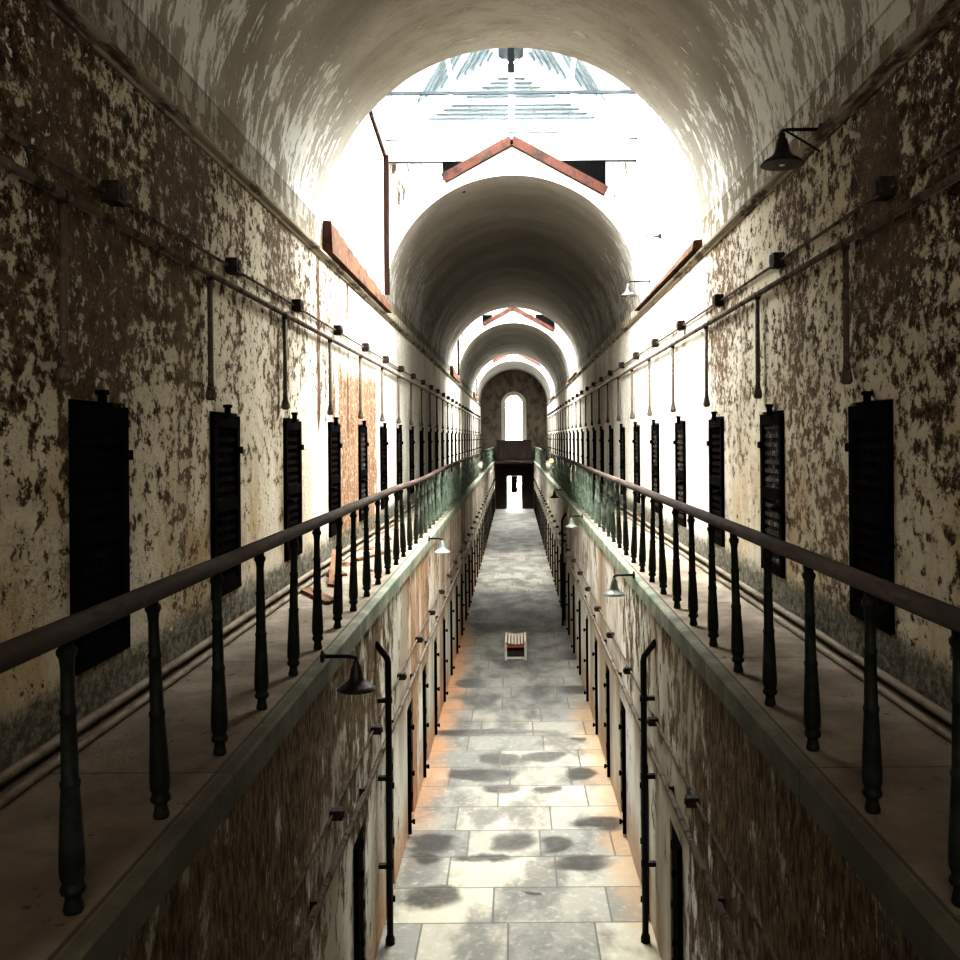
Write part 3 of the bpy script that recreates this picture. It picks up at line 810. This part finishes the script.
# ------------------------------------------------------------------ lamps
def lamp(loc, side, arm, m, label, R=.135, brace=False, up=.03):
    """loc = centre of the shade's rim; arm = horizontal reach back to the wall"""
    t = thing('bell_lamp', label, 'lamp', loc)
    k = R / .135
    prof_o = [(R, 0), (R*.985, .008*k), (R*.80, .030*k), (R*.52, .052*k), (R*.36, .078*k), (R*.30, .12*k), (R*.25, .155*k), (R*.16, .172*k), (R*.16, .195*k)]
    b = MB().mat(M[m]); b.lathe(prof_o + [(0, .197*k)], seg=24)
    sh = b.build('shade', t)
    b = mb('lampinside'); b.lathe([(R*.97, .001), (R*.78, .022*k), (R*.50, .044*k), (R*.32, .075*k), (0, .10*k)], seg=24); b.build('reflector', sh)
    b = mb('bulb'); b.lathe([(0, -.012), (.022, -.004), (.032, .02), (.026, .05), (.014, .075)], seg=12); b.build('light_bulb', t)
    b = mb('iron')
    top = .19 * k
    pts = [(0, 0, top), (0, 0, top + up*.7), (side*.012, 0, top + up), (side*.05, 0, top + up + .008), (side*arm, 0, top + up + .008)]
    b.tube(pts, .013, 8); b.lathe([(.045, 0), (.045, .012), (.03, .02)], (side*arm, 0, top + up + .008), 10, Matrix.Rotation(-side*PI/2, 3, 'Y'))
    b.build('arm', t)
    if brace:
        b = mb('iron'); b.tube([(side*.03, 0, top + up), (side*(arm - .01), 0, top - .13)], .008, 6); b.build('brace', t)
    return t
lamp((2.065, 7.26, CZ + 2.07), 1, .30, 'lampblack', 'black bell lamp on a braced arm below the right cornice, nearest the camera', .165, True)
lamp((1.98, 16.3, CZ + 2.42), 1, .38, 'lampblack', 'small dark lamp far along the right cornice, under the skylight', .15)
lamp((-1.125, 6.7, CZ - 1.765), -1, .245, 'lampblack', 'black bell lamp hung from the left gallery edge beside the downpipe', .14)
lamp((1.135, 10.9, CZ - 1.81), 1, .235, 'lampgreen', 'grey bell lamp hung from the right gallery edge, nearest on that side', .135)
lamp((-1.155, 15.1, CZ - 1.81), -1, .215, 'lampwhite', 'pale translucent-looking lamp hung from the left gallery edge', .13)
lamp((1.14, 19.1, CZ - 1.80), 1, .23, 'lampgreen', 'grey lamp hung from the right gallery edge, second from the camera', .13)
lamp((1.17, 27.8, CZ - 1.76), 1, .20, 'lampblack', 'small dark lamp on the right gallery edge, farthest of that row', .14)
# lit bulb near the far end of the right railing
t = thing('bulb_lamp', 'small lit bulb glowing warm near the far end of the right railing', 'lamp', (1.355, 34.6, CZ - .84))
b = mb('litbulb'); b.lathe([(0, -.075), (.05, -.055), (.072, 0), (.055, .05), (.03, .08)], seg=14); b.build('light_bulb', t)
b = mb('iron'); b.lathe([(.034, .075), (.034, .13), (.012, .14), (.012, .23)], seg=10); b.tube([(0, 0, .22), (.055, 0, .245)], .012, 8); b.build('holder', t)
# iron bracket on the bright wall
t = thing('wall_bracket', 'small dark iron bracket on the bright wall right of the skylight', 'bracket', (A, 15.3, CZ + 3.22))
b = mb('iron'); b.tube([(0, 0, 0), (-.20, 0, .02), (-.26, 0, .01)], .014, 8); b.build('arm', t)
b = mb('iron'); b.lathe([(.02, 0), (.05, .05), (.02, .08)], (-.02, 0, -.03), 8); b.build('plate', t)

# ------------------------------------------------------------------ bench on the flagstones
t = thing('slatted_bench', 'cream slatted bench with a curved seat on the flagstones, end towards camera', 'bench', (0.0, 22.1, 0))
BW, BL, BH = .52, 1.15, .44
sd = lambda x: .055 * (2 * x / BW) ** 2
for k in range(7):
    x = -BW/2 + BW * (k + .5) / 7
    b = mb('slat'); b.box((x, BL/2, BH - .055 + sd(x)), (BW/7 - .022, BL, .022), Matrix.Rotation(-math.atan(.055 * 8 * x / BW**2), 3, 'Y'), .004); b.build('slat', t)
for sx in (-1, 1):
    for y in (.05, BL - .05):
        b = mb('bench'); b.box((sx*(BW/2 - .03), y, (BH - .03)/2), (.06, .06, BH - .03), bev=.006); b.build('leg', t)
for y in (.05, BL - .05):
    b = mb('bench'); b.box((0, y, .05), (BW - .12, .04, .05)); b.build('bottom_rail', t)
    b = mb('benchred'); b.box((0, y, BH - .11), (BW - .12, .035, .06)); b.build('top_rail', t)
for sx in (-1, 1):
    b = mb('bench'); b.box((sx*(BW/2 - .03), BL/2, BH - .12), (.03, BL - .16, .09)); b.build('side_rail', t)
b = mb('bridge'); b.box((0, BL/2, .19), (BW - .12, BL - .2, .26)); b.build('dark_case', t)

# ------------------------------------------------------------------ footbridge at the far end
t = thing('footbridge', 'dark panelled footbridge between the galleries below the arched window', 'bridge', (0, 66.2, SB))
b = mb('bridge'); b.box((0, 1.62, .09), (2*EDGE - .01, 3.24, .18)); b.build('deck', t)
b = mb('bridge'); b.box((0, .06, .98), (2*EDGE - .3, .06, 1.32)); b.box((0, .04, 1.62), (2*EDGE - .3, .14, .07))
for x in (-1.16, -.58, 0, .58, 1.16): b.box((x, .01, .98), (.08, .05, 1.3))
b.build('parapet', t)

# rubble and loose boards on the left gallery
def plank(loc, rz, rx, L, W, label, m='debris'):
    b = mb(m); 
    b.box((0, 0, .014), (W, L, .028))
    for e in (-1, 1):
        for j in range(4): b.box((W*(-.375 + .25*j), e*(L/2 + .02 + .03*random.random()), .014), (W*.22, .10*random.random() + .05, .024))
    o = b.build('loose_board'); o.location = loc; o.rotation_euler = (rx, 0, rz); return tag(o, label, 'board')
plank((-2.02, 9.7, G + .01), .5, 0, .75, .14, 'short broken board lying flat on the left gallery, nearest the camera')
plank((-2.06, 10.9, G + .13), .15, .22, 1.0, .12, 'tilted broken board leaning on rubble on the left gallery')
plank((-1.95, 13.0, G + .01), -.3, 0, .9, .10, 'narrow board lying on the left gallery before the bare plaster')
def chunk(loc, s, label):
    b = mb('debris'); r = bmesh.ops.create_icosphere(b.bm, subdivisions=2, radius=s)
    rr = random.Random(int(loc[1]*100))
    for v in r['verts']:
        v.co *= rr.uniform(.7, 1.15); v.co.z = max(v.co.z * .55, -.0)
    o = b.build('plaster_lump'); o.location = loc; return tag(o, label, 'rubble')
names = ['largest plaster lump under the tilted board on the left gallery', 'plaster lump against the left wall before the bare patch',
         'small plaster lump near the left railing foot', 'flat plaster lump far back on the left gallery', 'plaster lump at the foot of the bare plaster patch']
for (x, y, s), nm in zip([(-2.1, 11.2, .13), (-2.18, 12.1, .10), (-1.75, 11.6, .06), (-2.05, 15.2, .09), (-2.15, 13.9, .11)], names):
    chunk((x, y, G), s, nm)

# ------------------------------------------------------------------ light
w = bpy.data.worlds.new('overcast'); bpy.context.scene.world = w; w.use_nodes = True
bg = w.node_tree.nodes['Background']; bg.inputs[0].default_value = (1.0, .99, .97, 1); bg.inputs[1].default_value = 44.0
for (y0, y1) in SKY:                                       # sampling portals in the roof glazing
    l = bpy.data.lights.new('skylight_portal', 'AREA'); l.shape = 'RECTANGLE'; l.size = 2*A; l.size_y = y1 + .5 - y0
    l.cycles.is_portal = True
    o = bpy.data.objects.new('skylight_portal', l); COL.objects.link(o); o.location = (0, (y0 + y1 + .5)/2, EAVE + .1)
l = bpy.data.lights.new('near_fill_light', 'AREA'); l.shape = 'RECTANGLE'; l.size = 3.4; l.size_y = 2.2; l.energy = 200; l.color = (1, .93, .82)  # fill lamp added behind the camera to brighten the near walls
o = bpy.data.objects.new('near_fill_light', l); COL.objects.link(o); o.location = (0, YN + .2, CZ + 1.6); o.rotation_euler = (PI/2 + .1, 0, PI)
o.rotation_euler = (-PI/2 - .0, 0, 0); o.rotation_euler = (PI/2, 0, 0)

# ------------------------------------------------------------------ camera
cam = bpy.data.cameras.new('camera'); co = bpy.data.objects.new('camera', cam); COL.objects.link(co)
co.location = (0, 0, CZ)
cam.sensor_width = 36; cam.lens = 950 * 36 / 960
cam.shift_x = -(514 - 480) / 960; cam.shift_y = -(480 - 438) / 960
ROLL = math.radians(.45)
co.rotation_euler = (Matrix.Rotation(PI/2, 3, 'X') @ Matrix.Rotation(-ROLL, 3, 'Z')).to_euler()
cam.clip_start = .05; cam.clip_end = 300
sc = bpy.context.scene; sc.camera = co
sc.view_settings.view_transform = 'Standard'; sc.view_settings.exposure = 0.0
try: sc.view_settings.look = 'High Contrast'
except Exception: pass
sc.cycles.use_denoising = True
sc.cycles.max_bounces = 10; sc.cycles.diffuse_bounces = 5; sc.cycles.transparent_max_bounces = 12
sc.cycles.sample_clamp_indirect = 8
